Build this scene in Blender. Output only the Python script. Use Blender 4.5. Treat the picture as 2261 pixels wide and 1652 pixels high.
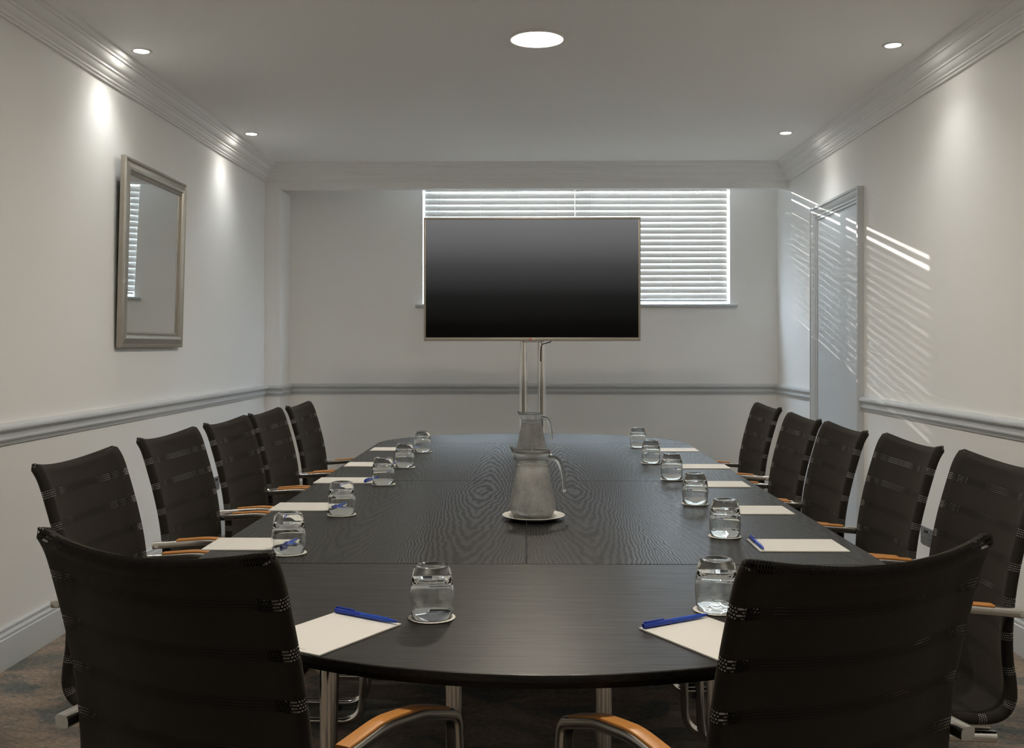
import bpy, bmesh, math, random
from mathutils import Vector, Matrix

random.seed(7)
for o in list(bpy.data.objects):
    bpy.data.objects.remove(o, do_unlink=True)
sc = bpy.context.scene
C = sc.collection
PI = math.pi

# ------------------------------------------------------------------ camera
EYE = 1.215
FPX = 2250.0
cam = bpy.data.cameras.new('camera')
cam.sensor_fit = 'HORIZONTAL'
cam.sensor_width = 36.0
cam.lens = 36.0 * FPX / 2261.0
cam.shift_y = -60.0 / 2261.0
cam.clip_start = 0.05
cam_o = bpy.data.objects.new('camera', cam)
cam_o.location = (0, 0, EYE)
cam_o.rotation_euler = (PI / 2, 0, math.atan(35.0 / FPX))
C.objects.link(cam_o)
sc.camera = cam_o

# ------------------------------------------------------------------ light levels
EXPOSURE = 0.85
SKY_COLOR = (0.66, 0.83, 1.0)
SKY_STRENGTH = 30.0
GROUND_COLOR = (0.27, 0.29, 0.30)
SUN_STRENGTH = 7.0
SPOT_WATT = 6.2
PANEL_EMIT = 175.0
WARM = (1.0, 0.90, 0.76)
SPOT_COL = (0.98, 1.0, 0.97)

w = bpy.data.worlds.new('sky')
sc.world = w
w.use_nodes = True
bgn = w.node_tree.nodes['Background']
wt = w.node_tree
geo = wt.nodes.new('ShaderNodeNewGeometry')
sep = wt.nodes.new('ShaderNodeSeparateXYZ')
hor = wt.nodes.new('ShaderNodeValToRGB')          # plain ground below the horizon, even sky above
hor.color_ramp.elements[0].position = 0.49
hor.color_ramp.elements[0].color = (*SKY_COLOR, 1)
hor.color_ramp.elements[1].position = 0.51
hor.color_ramp.elements[1].color = (*GROUND_COLOR, 1)
mad = wt.nodes.new('ShaderNodeMath')
mad.operation = 'MULTIPLY_ADD'
mad.inputs[1].default_value = 0.5
mad.inputs[2].default_value = 0.5
wt.links.new(geo.outputs['Incoming'], sep.inputs[0])
wt.links.new(sep.outputs[2], mad.inputs[0])
wt.links.new(mad.outputs[0], hor.inputs[0])
wt.links.new(hor.outputs[0], bgn.inputs[0])
bgn.inputs[1].default_value = SKY_STRENGTH

sun = bpy.data.lights.new('sun', 'SUN')
sun.energy = SUN_STRENGTH
sun.angle = math.radians(0.35)
sun.color = (1.0, 0.93, 0.84)
sun_o = bpy.data.objects.new('sun', sun)
sun_o.location = (-5, 14, 5)
sun_o.rotation_euler = Vector((0.85, -1.0, -0.274)).to_track_quat('-Z', 'Y').to_euler()
C.objects.link(sun_o)

# light portal in the window opening: helps the sky light find its way in
pl = bpy.data.lights.new('window_portal', 'AREA')
pl.shape = 'RECTANGLE'
pl.size = 2.41
pl.size_y = 1.012
pl.cycles.is_portal = True
po = bpy.data.objects.new('window_portal', pl)
po.location = (0.377, 8.20, 2.054)
po.rotation_euler = (-PI / 2, 0, 0)
C.objects.link(po)

vs = sc.view_settings
vs.view_transform = 'Standard'
vs.look = 'None'
vs.exposure = EXPOSURE
vs.gamma = 1.0
vs.use_curve_mapping = False
sc.cycles.max_bounces = 18
sc.cycles.diffuse_bounces = 14
sc.cycles.glossy_bounces = 6
sc.cycles.transmission_bounces = 12
sc.cycles.transparent_max_bounces = 24
sc.cycles.caustics_reflective = False
sc.cycles.caustics_refractive = False
sc.cycles.sample_clamp_indirect = 6.0
sc.cycles.blur_glossy = 0.5

# ------------------------------------------------------------------ material helpers
class NT:
    def __init__(self, name):
        self.m = bpy.data.materials.new(name)
        self.m.use_nodes = True
        self.t = self.m.node_tree
        self.p = self.t.nodes['Principled BSDF']
        self.out = self.t.nodes['Material Output']
    def n(self, typ, **kw):
        nd = self.t.nodes.new(typ)
        for k, v in kw.items():
            setattr(nd, k, v)
        return nd
    def l(self, a, b):
        self.t.links.new(a, b)
    def val(self, sock, v):
        if hasattr(v, 'links') or hasattr(v, 'is_output'):
            self.l(v, sock)
        else:
            sock.default_value = v
    def math(self, op, a, b=None, c=None, clamp=False):
        nd = self.n('ShaderNodeMath', operation=op)
        nd.use_clamp = clamp
        self.val(nd.inputs[0], a)
        if b is not None:
            self.val(nd.inputs[1], b)
        if c is not None:
            self.val(nd.inputs[2], c)
        return nd.outputs[0]
    def ramp(self, fac, stops, interp='LINEAR'):
        nd = self.n('ShaderNodeValToRGB')
        cr = nd.color_ramp
        cr.interpolation = interp
        while len(cr.elements) < len(stops):
            cr.elements.new(0.5)
        for e, (p, c) in zip(cr.elements, stops):
            e.position = p
            e.color = (*c, 1) if len(c) == 3 else c
        self.l(fac, nd.inputs[0])
        return nd.outputs[0]
    def noise(self, vec, scale, detail=3.0, rough=0.5, dist=0.0):
        nd = self.n('ShaderNodeTexNoise')
        if vec is not None:
            self.l(vec, nd.inputs['Vector'])
        nd.inputs['Scale'].default_value = scale
        nd.inputs['Detail'].default_value = detail
        nd.inputs['Roughness'].default_value = rough
        nd.inputs['Distortion'].default_value = dist
        return nd.outputs[0]
    def coord(self, kind='Object'):
        return self.n('ShaderNodeTexCoord').outputs[kind]
    def mapping(self, vec, scale=(1, 1, 1), rot=(0, 0, 0), loc=(0, 0, 0)):
        nd = self.n('ShaderNodeMapping')
        nd.inputs['Scale'].default_value = scale
        nd.inputs['Rotation'].default_value = rot
        nd.inputs['Location'].default_value = loc
        self.l(vec, nd.inputs[0])
        return nd.outputs[0]
    def mix(self, fac, a, b, blend='MIX'):
        nd = self.n('ShaderNodeMix', data_type='RGBA', blend_type=blend)
        self.val(nd.inputs[0], fac)
        self.val(nd.inputs[6], a if not isinstance(a, tuple) else (*a, 1))
        self.val(nd.inputs[7], b if not isinstance(b, tuple) else (*b, 1))
        return nd.outputs[2]
    def bump(self, h, strength=0.2, dist=0.002):
        nd = self.n('ShaderNodeBump')
        nd.inputs['Strength'].default_value = strength
        nd.inputs['Distance'].default_value = dist
        self.l(h, nd.inputs['Height'])
        self.l(nd.outputs[0], self.p.inputs['Normal'])
    def set(self, **kw):
        for k, v in kw.items():
            s = self.p.inputs[k.replace('_', ' ')]
            if isinstance(v, tuple) and len(v) == 3:
                v = (*v, 1)
            self.val(s, v)

def plain(name, col, rough=0.5, metal=0.0, noise=0.04, nscale=30, bump=0.0, **kw):
    t = NT(name)
    co = t.coord()
    n = t.noise(co, nscale, 3)
    lo = tuple(c * (1 - noise) for c in col)
    hi = tuple(min(1, c * (1 + noise)) for c in col)
    t.set(Base_Color=t.mix(n, lo, hi), Roughness=rough, Metallic=metal, **kw)
    if bump:
        t.bump(n, bump, 0.001)
    return t.m

M = {}
M['wall'] = plain('wall_paint', (0.885, 0.88, 0.865), 0.85, noise=0.015, nscale=180, bump=0.05)
M['ceiling'] = plain('ceiling_paint', (0.955, 0.95, 0.94), 0.9, noise=0.01, nscale=120, bump=0.03)
M['crown'] = plain('crown_paint', (0.88, 0.875, 0.86), 0.55, noise=0.015, nscale=40)
M['trim'] = plain('grey_trim_paint', (0.56, 0.58, 0.59), 0.38, noise=0.02, nscale=40)
M['door'] = plain('grey_door_paint', (0.60, 0.63, 0.66), 0.42, noise=0.015, nscale=25)
M['sill'] = plain('sill_paint', (0.52, 0.54, 0.55), 0.4, noise=0.015)
M['upvc'] = plain('white_window_plastic', (0.75, 0.76, 0.77), 0.35, noise=0.01)
M['chrome'] = plain('polished_chrome', (0.74, 0.72, 0.69), 0.12, 1.0, noise=0.02, nscale=15)
M['steel'] = plain('brushed_steel', (0.62, 0.60, 0.57), 0.3, 1.0, noise=0.05, nscale=40)
M['armchrome'] = plain('satin_aluminium', (0.62, 0.60, 0.56), 0.24, 1.0, noise=0.03, nscale=20)
M['rail'] = plain('pale_rail', (0.72, 0.70, 0.66), 0.4, 0.0, noise=0.02)
M['black'] = plain('black_plastic', (0.012, 0.012, 0.012), 0.45, noise=0.1)
M['white_plastic'] = plain('white_plastic', (0.75, 0.74, 0.71), 0.4, noise=0.01)
M['socket'] = plain('grey_socket_metal', (0.25, 0.26, 0.27), 0.35, 0.6, noise=0.03)
M['paper'] = plain('notepad_paper', (0.68, 0.665, 0.63), 0.7, noise=0.01, nscale=60)
M['ceramic'] = plain('white_ceramic', (0.74, 0.73, 0.69), 0.25, noise=0.01)
M['ink'] = plain('grey_print', (0.25, 0.25, 0.26), 0.7, noise=0.05)
M['pen'] = plain('blue_pen_plastic', (0.006, 0.035, 0.34), 0.28, noise=0.05)
M['pen_clear'] = plain('pale_blue_pen_plastic', (0.010, 0.06, 0.42), 0.22, noise=0.05)
M['tvframe'] = plain('bronze_tv_bezel', (0.30, 0.275, 0.235), 0.42, 0.3, noise=0.05)
M['logo_red'] = plain('red_logo', (0.50, 0.07, 0.07), 0.4, noise=0.05)
M['logo_grey'] = plain('pale_logo', (0.62, 0.58, 0.52), 0.4, noise=0.05)
M['cord'] = plain('blind_cord', (0.8, 0.79, 0.76), 0.8, noise=0.03)
M['mirror'] = plain('mirror_silver', (0.86, 0.87, 0.86), 0.015, 1.0, noise=0.0)
M['frame'] = plain('champagne_frame', (0.40, 0.37, 0.32), 0.36, 0.75, noise=0.10, nscale=18)

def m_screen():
    t = NT('screen_gradient')  # black-to-grey gradient put into the emission, brightest at the top
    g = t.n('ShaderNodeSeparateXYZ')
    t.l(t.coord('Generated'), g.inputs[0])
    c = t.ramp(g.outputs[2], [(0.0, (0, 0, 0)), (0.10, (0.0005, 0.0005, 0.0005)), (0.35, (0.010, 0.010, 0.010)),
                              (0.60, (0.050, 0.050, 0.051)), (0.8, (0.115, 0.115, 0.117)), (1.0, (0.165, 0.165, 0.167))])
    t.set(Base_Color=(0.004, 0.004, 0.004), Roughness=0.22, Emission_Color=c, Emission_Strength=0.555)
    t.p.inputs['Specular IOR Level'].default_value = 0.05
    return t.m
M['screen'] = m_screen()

def m_emit(name, col, s):
    t = NT(name)
    n = t.noise(t.coord(), 8, 1)
    t.set(Base_Color=(0.8, 0.8, 0.8), Emission_Color=t.mix(n, col, tuple(min(1, c * 1.02) for c in col)), Emission_Strength=s)
    return t.m
M['lens_big'] = m_emit('panel_lens', WARM, PANEL_EMIT)
M['lens_small'] = m_emit('spot_lens', (1, 0.95, 0.86), 45.0)

def m_glass(name, rough=0.0, tint=(0.97, 0.985, 0.975), ior=1.47, frost=False):
    t = NT(name)
    co = t.coord()
    n = t.noise(co, 90 if not frost else 160, 3, 0.6)
    t.set(Base_Color=t.mix(n, tint, tuple(min(1, c * 1.01) for c in tint)), IOR=ior)
    t.p.inputs['Transmission Weight'].default_value = 1.0
    if frost:
        big = t.noise(t.mapping(co, (1, 1, 0.6)), 26, 3, 0.6)
        k = t.math('MULTIPLY_ADD', n, 0.3, t.math('MULTIPLY', big, 0.8))
        t.set(Roughness=0.08)
        t.bump(n, 0.15, 0.0004)
        df = t.n('ShaderNodeBsdfDiffuse'); df.inputs[0].default_value = (0.93, 0.93, 0.91, 1)
        tl = t.n('ShaderNodeBsdfTranslucent'); tl.inputs[0].default_value = (0.93, 0.93, 0.91, 1)
        m1 = t.n('ShaderNodeMixShader'); m1.inputs[0].default_value = 0.5
        t.l(df.outputs[0], m1.inputs[1]); t.l(tl.outputs[0], m1.inputs[2])
        m2 = t.n('ShaderNodeMixShader')
        sz = t.n('ShaderNodeSeparateXYZ')
        t.l(co, sz.inputs[0])
        body = t.ramp(t.math('MULTIPLY', sz.outputs[2], 5.0), [(0.02, (0.35,) * 3), (0.16, (0.8,) * 3), (0.70, (1.0,) * 3), (0.77, (0.10,) * 3)])   # mist stops below the rim
        t.l(t.math('MULTIPLY', t.ramp(k, [(0.40, (0.34,) * 3), (0.70, (0.62,) * 3)]), body), m2.inputs[0])
        t.l(t.p.outputs[0], m2.inputs[1]); t.l(m1.outputs[0], m2.inputs[2])
        t.l(m2.outputs[0], t.out.inputs[0])
    else:
        t.set(Roughness=rough)
    return t.m
M['glass'] = m_glass('clear_glass')
M['jugglass'] = m_glass('misted_jug_glass', frost=True)
M['jugclear'] = m_glass('jug_handle_glass')
M['water'] = m_glass('water', ior=1.333, tint=(0.97, 0.98, 0.98))

def m_slat():
    t = NT('blind_slat')
    n = t.noise(t.coord(), 12, 3)
    t.set(Base_Color=t.mix(n, (0.52, 0.51, 0.49), (0.56, 0.55, 0.525)), Roughness=0.5)
    tl = t.n('ShaderNodeBsdfTranslucent')
    tl.inputs[0].default_value = (0.8, 0.76, 0.70, 1)
    mx = t.n('ShaderNodeMixShader')
    mx.inputs[0].default_value = 0.06
    t.l(t.p.outputs[0], mx.inputs[1])
    t.l(tl.outputs[0], mx.inputs[2])
    t.l(mx.outputs[0], t.out.inputs[0])
    return t.m
M['slat'] = m_slat()

def m_pane():
    t = NT('window_pane')
    tr = t.n('ShaderNodeBsdfTransparent')
    gl = t.n('ShaderNodeBsdfGlossy')
    gl.inputs['Roughness'].default_value = 0.02
    lw = t.n('ShaderNodeLayerWeight')
    lw.inputs[0].default_value = 0.2
    mx = t.n('ShaderNodeMixShader')
    t.l(t.math('MULTIPLY', lw.outputs[0], 0.35), mx.inputs[0])
    t.l(tr.outputs[0], mx.inputs[1])
    t.l(gl.outputs[0], mx.inputs[2])
    t.l(mx.outputs[0], t.out.inputs[0])
    return t.m
M['pane'] = m_pane()

def m_ash_x():
    # black ash veneer, straight grain running across the table
    t = NT('black_ash_cross_grain')
    co = t.coord()
    v = t.mapping(co, (1.6, 60, 60))
    n1 = t.noise(v, 3.2, 6, 0.65, 0.4)
    v2 = t.mapping(co, (4, 260, 260))
    n2 = t.noise(v2, 2.0, 3, 0.6)
    h = t.math('MULTIPLY_ADD', n1, 0.6, t.math('MULTIPLY', n2, 0.5))
    t.set(Base_Color=t.ramp(h, [(0.3, (0.004, 0.0036, 0.003)), (0.7, (0.020, 0.017, 0.014))]),
          Roughness=t.ramp(h, [(0.3, (0.40,) * 3), (0.75, (0.30,) * 3)]))
    t.l(t.ramp(h, [(0.35, (0.14,) * 3), (0.7, (0.45,) * 3)]), t.p.inputs['Specular IOR Level'])
    t.bump(h, 0.9, 0.0005)
    return t.m
def m_ash_y():
    # black ash veneer leaves repeated side by side, cathedral figure along the table
    t = NT('black_ash_cathedral_grain')
    co = t.coord()
    s = t.n('ShaderNodeSeparateXYZ')
    t.l(co, s.inputs[0])
    leaf = 0.30
    wob = t.math('MULTIPLY_ADD', t.noise(t.mapping(co, (3, 1.1, 1)), 3.0, 3, 0.6), 0.034, -0.017)
    x = t.math('SUBTRACT', t.math('MODULO', t.math('ADD', s.outputs[0], 3.02), leaf), leaf * 0.5)
    xx = t.math('ADD', x, wob)
    yy = t.math('MULTIPLY', t.math('PINGPONG', t.math('ADD', s.outputs[1], 0.2), 1.7), 0.13)
    g = t.math('ADD', t.math('MULTIPLY', t.math('ABSOLUTE', xx), 0.40), yy)
    g = t.math('ADD', g, t.math('MULTIPLY', t.math('MULTIPLY', xx, xx), 8.0))
    g = t.math('ADD', g, t.math('MULTIPLY', t.noise(t.mapping(co, (14, 5, 1)), 2.0, 4, 0.6), 0.035))
    ring = t.math('SINE', t.math('MULTIPLY', g, 330.0))
    ring = t.math('MULTIPLY_ADD', ring, 0.5, 0.5)
    strong = t.math('MULTIPLY_ADD', t.math('LESS_THAN', t.math('ABSOLUTE', s.outputs[0]), 0.32), 0.75, 0.25)
    ring = t.math('MULTIPLY_ADD', t.math('SUBTRACT', ring, 0.5), strong, 0.5)
    pores = t.noise(t.mapping(co, (260, 9, 60)), 2.0, 3, 0.6)
    h = t.math('MULTIPLY_ADD', ring, 0.55, t.math('MULTIPLY', pores, 0.5))
    t.set(Base_Color=t.ramp(h, [(0.28, (0.003, 0.0027, 0.0024)), (0.76, (0.022, 0.0205, 0.018))]),
          Roughness=t.ramp(h, [(0.25, (0.42,) * 3), (0.8, (0.30,) * 3)]))
    t.l(t.ramp(h, [(0.3, (0.20,) * 3), (0.7, (0.42,) * 3)]), t.p.inputs['Specular IOR Level'])
    t.bump(h, 0.2, 0.0008)
    return t.m
M['ash_x'] = m_ash_x()
M['ash_y'] = m_ash_y()
M['edge'] = plain('black_table_edge', (0.010, 0.0085, 0.007), 0.25, noise=0.2, nscale=40)

def m_armwood():
    t = NT('beech_arm_pad')
    co = t.coord()
    n = t.noise(t.mapping(co, (60, 5, 60)), 4, 4, 0.6)
    t.set(Base_Color=t.ramp(n, [(0.25, (0.46, 0.19, 0.045)), (0.75, (0.58, 0.26, 0.07))]), Roughness=0.38)
    return t.m
M['armwood'] = m_armwood()

def m_fabric():
    t = NT('mesh_fabric')
    uv = t.n('ShaderNodeUVMap')
    uv.uv_map = 'UVMap'
    s = t.n('ShaderNodeSeparateXYZ')
    t.l(uv.outputs[0], s.inputs[0])
    u, v = s.outputs[0], s.outputs[1]
    PITCH = 0.073
    ROW = 0.0046
    band = t.math('MODULO', t.math('ADD', v, PITCH - 0.066 + PITCH), PITCH)   # 0..PITCH
    inb = t.math('LESS_THAN', band, ROW * 4)
    rowf = t.math('DIVIDE', band, ROW)
    row = t.math('FLOOR', rowf)
    fy = t.math('SUBTRACT', t.math('FRACT', rowf), 0.5)
    uo = t.math('ADD', t.math('DIVIDE', t.math('ADD', u, 1.0), 0.0042), t.math('MULTIPLY', row, 0.5))
    fx = t.math('SUBTRACT', t.math('FRACT', uo), 0.5)
    r2 = t.math('ADD', t.math('MULTIPLY', fx, fx), t.math('MULTIPLY', fy, fy))
    size = t.math('MULTIPLY_ADD', t.math('GREATER_THAN', t.math('ABSOLUTE', u), 0.186), 0.070, 0.030)
    hole = t.math('MULTIPLY', t.math('LESS_THAN', r2, size), inb)
    weave = t.math('MULTIPLY', t.math('SINE', t.math('MULTIPLY', u, 2600.0)), t.math('SINE', t.math('MULTIPLY', v, 2600.0)))
    groove = t.math('MULTIPLY', t.math('GREATER_THAN', t.math('ABSOLUTE', fy), 0.30), inb)
    base = t.mix(t.noise(t.coord(), 60, 3), (0.0200, 0.0170, 0.0145), (0.0255, 0.0218, 0.0185))
    base = t.mix(t.math('MULTIPLY', groove, 0.65), base, (0.003, 0.0026, 0.0022))
    t.set(Base_Color=base, Roughness=0.75)
    t.p.inputs['Sheen Weight'].default_value = 0.10
    t.p.inputs['Sheen Roughness'].default_value = 0.5
    t.p.inputs['Sheen Tint'].default_value = (0.55, 0.48, 0.38, 1)
    t.p.inputs['Specular IOR Level'].default_value = 0.10
    t.bump(weave, 0.35, 0.0003)
    tr = t.n('ShaderNodeBsdfTransparent')
    mx = t.n('ShaderNodeMixShader')
    t.l(hole, mx.inputs[0])
    t.l(t.p.outputs[0], mx.inputs[1])
    t.l(tr.outputs[0], mx.inputs[2])
    t.l(mx.outputs[0], t.out.inputs[0])
    return t.m
M['fabric'] = m_fabric()

def m_carpet():
    t = NT('patterned_carpet')
    co = t.coord()
    fib = t.noise(t.mapping(co, (28, 110, 1), (0, 0, 0.16)), 2.0, 3, 0.65)
    patch = t.noise(t.mapping(co, (1.5, 2.6, 1), (0, 0, 0.5)), 1.7, 6, 0.68, 0.6)
    patch2 = t.noise(t.mapping(co, (1.8, 3.0, 1), (0, 0, -0.4), (3, 7, 0)), 1.5, 6, 0.7, 0.5)
    c = t.ramp(patch, [(0.36, (0.13, 0.14, 0.13)), (0.46, (0.24, 0.20, 0.165)), (0.54, (0.33, 0.265, 0.21)), (0.64, (0.19, 0.175, 0.155))])
    c = t.mix(t.ramp(patch2, [(0.52, (0, 0, 0)), (0.62, (1, 1, 1))]), c, (0.125, 0.14, 0.14))
    c = t.mix(t.ramp(t.noise(t.mapping(co, (4, 12, 1), loc=(1, 2, 0)), 2.6, 4, 0.75), [(0.66, (0, 0, 0)), (0.74, (1, 1, 1))]), c, (0.34, 0.20, 0.09))
    c = t.mix(t.ramp(fib, [(0.38, (0, 0, 0)), (0.62, (1, 1, 1))]), t.mix(1.0, c, (0.62, 0.62, 0.62), 'MULTIPLY'), t.mix(1.0, c, (1.4, 1.33, 1.28), 'MULTIPLY'))
    loop = t.noise(co, 380, 2, 0.6)
    t.set(Base_Color=t.mix(1.0, c, t.ramp(loop, [(0.3, (0.7,) * 3), (0.7, (1.15,) * 3)]), 'MULTIPLY'), Roughness=0.95)
    t.bump(t.math('ADD', loop, fib), 0.5, 0.004)
    return t.m
M['carpet'] = m_carpet()

# ------------------------------------------------------------------ geometry helpers
def link(o, parent=None):
    C.objects.link(o)
    if parent is not None:
        o.parent = parent
    return o

def obj_from(name, verts, faces, mat, parent=None, smooth=False, uvs=None, auto=None):
    me = bpy.data.meshes.new(name)
    me.from_pydata([tuple(v) for v in verts], [], faces)
    if uvs is not None:
        ul = me.uv_layers.new(name='UVMap')
        for poly in me.polygons:
            for li, vi in zip(poly.loop_indices, poly.vertices):
                ul.data[li].uv = uvs[vi]
    me.materials.append(M[mat])
    bm = bmesh.new(); bm.from_mesh(me)
    bmesh.ops.recalc_face_normals(bm, faces=bm.faces)
    bm.to_mesh(me); bm.free()
    if smooth:
        for p in me.polygons:
            p.use_smooth = True
        if auto is not None:
            me.set_sharp_from_angle(angle=math.radians(auto))
    o = bpy.data.objects.new(name, me)
    return link(o, parent)

class MB:
    """collects simple solids into one mesh"""
    def __init__(self):
        self.bm = bmesh.new()
    def box(self, a, b, bevel=0.0, seg=2, mat=None):
        x0, y0, z0 = a; x1, y1, z1 = b
        r = bmesh.ops.create_cube(self.bm, size=1.0)
        vs = r['verts']
        bmesh.ops.scale(self.bm, vec=(x1 - x0, y1 - y0, z1 - z0), verts=vs)
        bmesh.ops.translate(self.bm, vec=((x0 + x1) / 2, (y0 + y1) / 2, (z0 + z1) / 2), verts=vs)
        if bevel:
            es = list({e for v in vs for e in v.link_edges})
            r2 = bmesh.ops.bevel(self.bm, geom=es, offset=bevel, segments=seg, affect='EDGES', profile=0.5)
            vs = list({v for f in r2['faces'] for v in f.verts} | {v for v in vs if v.is_valid})
        if mat is not None:
            bmesh.ops.transform(self.bm, matrix=mat, verts=vs)
        return self
    def cyl(self, p0, p1, r0, r1=None, n=24):
        p0, p1 = Vector(p0), Vector(p1)
        r1 = r0 if r1 is None else r1
        d = p1 - p0
        mt = Matrix.Translation((p0 + p1) / 2) @ d.to_track_quat('Z', 'Y').to_matrix().to_4x4()
        bmesh.ops.create_cone(self.bm, cap_ends=True, cap_tris=False, segments=n, radius1=r0, radius2=r1, depth=d.length, matrix=mt)
        return self
    def build(self, name, mat, parent=None, smooth=True, auto=35):
        me = bpy.data.meshes.new(name)
        bmesh.ops.recalc_face_normals(self.bm, faces=self.bm.faces)
        self.bm.to_mesh(me); self.bm.free()
        me.materials.append(M[mat])
        if smooth:
            for p in me.polygons:
                p.use_smooth = True
            me.set_sharp_from_angle(angle=math.radians(auto))
        return link(bpy.data.objects.new(name, me), parent)

def spline(pts, n):
    """Catmull-Rom through pts (tuples of any length), evenly spaced n samples"""
    P = [Vector(p) for p in pts]
    P = [P[0] * 2 - P[1]] + P + [P[-1] * 2 - P[-2]]
    dense = []
    for i in range(1, len(P) - 2):
        for k in range(24):
            t = k / 24
            a, b, c, d = P[i - 1], P[i], P[i + 1], P[i + 2]
            dense.append(0.5 * ((2 * b) + (c - a) * t + (2 * a - 5 * b + 4 * c - d) * t * t + (3 * b - a - 3 * c + d) * t ** 3))
    dense.append(P[-2])
    L = [0.0]
    for i in range(1, len(dense)):
        L.append(L[-1] + (dense[i] - dense[i - 1]).length)
    out = []
    j = 0
    for k in range(n):
        s = L[-1] * k / (n - 1)
        while j < len(L) - 2 and L[j + 1] < s:
            j += 1
        f = (s - L[j]) / max(1e-9, L[j + 1] - L[j])
        out.append(dense[j].lerp(dense[j + 1], min(1, max(0, f))))
    return out, L[-1]

def fillet(pts, radii, seg=6):
    """polyline with rounded corners"""
    P = [Vector(p) for p in pts]
    out = [P[0]]
    for i in range(1, len(P) - 1):
        r = radii[i - 1] if isinstance(radii, (list, tuple)) else radii
        a = (P[i - 1] - P[i]); b = (P[i + 1] - P[i])
        ang = a.angle(b)
        t = min(r / math.tan(ang / 2), a.length * 0.49, b.length * 0.49)
        p0 = P[i] + a.normalized() * t
        p1 = P[i] + b.normalized() * t
        for k in range(seg + 1):
            s = k / seg
            q = (1 - s) ** 2 * p0 + 2 * s * (1 - s) * P[i] + s * s * p1
            out.append(q)
    out.append(P[-1])
    return out

def rrect(wd, ht, r, seg=3):
    pts = []
    for cx, cy, a0 in ((wd / 2 - r, ht / 2 - r, 0), (-wd / 2 + r, ht / 2 - r, 90), (-wd / 2 + r, -ht / 2 + r, 180), (wd / 2 - r, -ht / 2 + r, 270)):
        for k in range(seg + 1):
            a = math.radians(a0 + 90 * k / seg)
            pts.append((cx + r * math.cos(a), cy + r * math.sin(a)))
    return pts

def circle(r, n=12, ry=None):
    return [(r * math.cos(2 * PI * k / n), (ry or r) * math.sin(2 * PI * k / n)) for k in range(n)]

def sweep(name, path, section, mat, parent=None, side=Vector((1, 0, 0)), scales=None, closed=False, auto=40):
    """sweep a closed 2-D section along a path; section x follows `side` as far as it can"""
    path = [Vector(p) for p in path]
    verts, faces = [], []
    n = len(section)
    N = len(path)
    for i, p in enumerate(path):
        if closed:
            t = (path[(i + 1) % N] - path[i - 1]).normalized()
        else:
            t = (path[min(i + 1, N - 1)] - path[max(i - 1, 0)]).normalized()
        s = (side - t * side.dot(t))
        if s.length < 1e-5:
            s = Vector((0, 1, 0)) - t * t.y
        s.normalize()
        u = t.cross(s)
        k = scales[i] if scales else 1.0
        for a, b in section:
            verts.append(p + s * a * k + u * b * k)
    for i in range(N if closed else N - 1):
        i2 = (i + 1) % N
        for j in range(n):
            j2 = (j + 1) % n
            faces.append((i * n + j, i * n + j2, i2 * n + j2, i2 * n + j))
    if not closed:
        faces.append(tuple(range(n)))
        faces.append(tuple((N - 1) * n + j for j in range(n)))
    return obj_from(name, verts, faces, mat, parent, smooth=True, auto=auto)

def lathe(name, prof, mat, parent=None, n=48, auto=50, closed=False, deform=None):
    """prof: list of (r,z); revolve about z"""
    verts, faces = [], []
    rings = []
    for r, z in prof:
        if r < 1e-6:
            rings.append([len(verts)]); verts.append(Vector((0, 0, z)))
        else:
            ring = []
            for k in range(n):
                a = 2 * PI * k / n
                ring.append(len(verts)); verts.append(Vector((r * math.cos(a), r * math.sin(a), z)))
            rings.append(ring)
    m = len(rings)
    for i in range(m if closed else m - 1):
        A, B = rings[i], rings[(i + 1) % m]
        if len(A) == 1 and len(B) == 1:
            continue
        for k in range(n):
            k2 = (k + 1) % n
            if len(A) == 1:
                faces.append((A[0], B[k2], B[k]))
            elif len(B) == 1:
                faces.append((A[k], A[k2], B[0]))
            else:
                faces.append((A[k], A[k2], B[k2], B[k]))
    if deform:
        verts = [deform(v) for v in verts]
    return obj_from(name, verts, faces, mat, parent, smooth=True, auto=auto)

def empty(name, loc=(0, 0, 0), rz=0.0, rx=0.0):
    o = bpy.data.objects.new(name, None)
    o.empty_display_size = 0.1
    o.location = loc
    o.rotation_euler = (rx, 0, rz)
    return link(o)

def tag(o, label, cat, group=None):
    o['label'] = label
    o['category'] = cat
    if group:
        o['group'] = group
    return o

def struct(o, label, cat):
    o['kind'] = 'structure'
    o['label'] = label
    o['category'] = cat
    return o

def copy_tree(o, parent=None):
    c = o.copy()
    C.objects.link(c)
    c.parent = parent
    for ch in list(o.children):
        copy_tree(ch, c)
    return c

def moulding(name, p0, p1, inward, prof, mat, m0=0.0, m1=0.0, parent=None):
    """extrude a wall moulding from p0 to p1 (xy); prof = (offset from wall, z); m0/m1: +1 inside mitre, -1 outside mitre"""
    p0, p1, inw = Vector((*p0, 0)), Vector((*p1, 0)), Vector((*inward, 0))
    d = (p1 - p0).normalized()
    verts = []
    n = len(prof)
    for e, (p, sgn, mm) in enumerate(((p0, 1, m0), (p1, -1, m1))):
        for off, z in prof:
            verts.append(p + inw * off + d * (sgn * mm * off) + Vector((0, 0, z)))
    faces = [(j, (j + 1) % n, n + (j + 1) % n, n + j) for j in range(n)]
    faces += [tuple(range(n)), tuple(range(n, 2 * n))]
    return obj_from(name, verts, faces, mat, parent, smooth=True, auto=28)

# ------------------------------------------------------------------ the room
XL, XR = -1.98, 1.95
YF, YS, YB = -1.7, 7.65, 8.0       # wall behind the camera, beam face, back wall
ZC = 2.59
ZBEAM = 2.404
XP = -1.872                         # pilaster edge
WX0, WX1, WZ0, WZ1 = -0.828, 1.582, 1.548, 2.56
TH = 0.22

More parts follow.
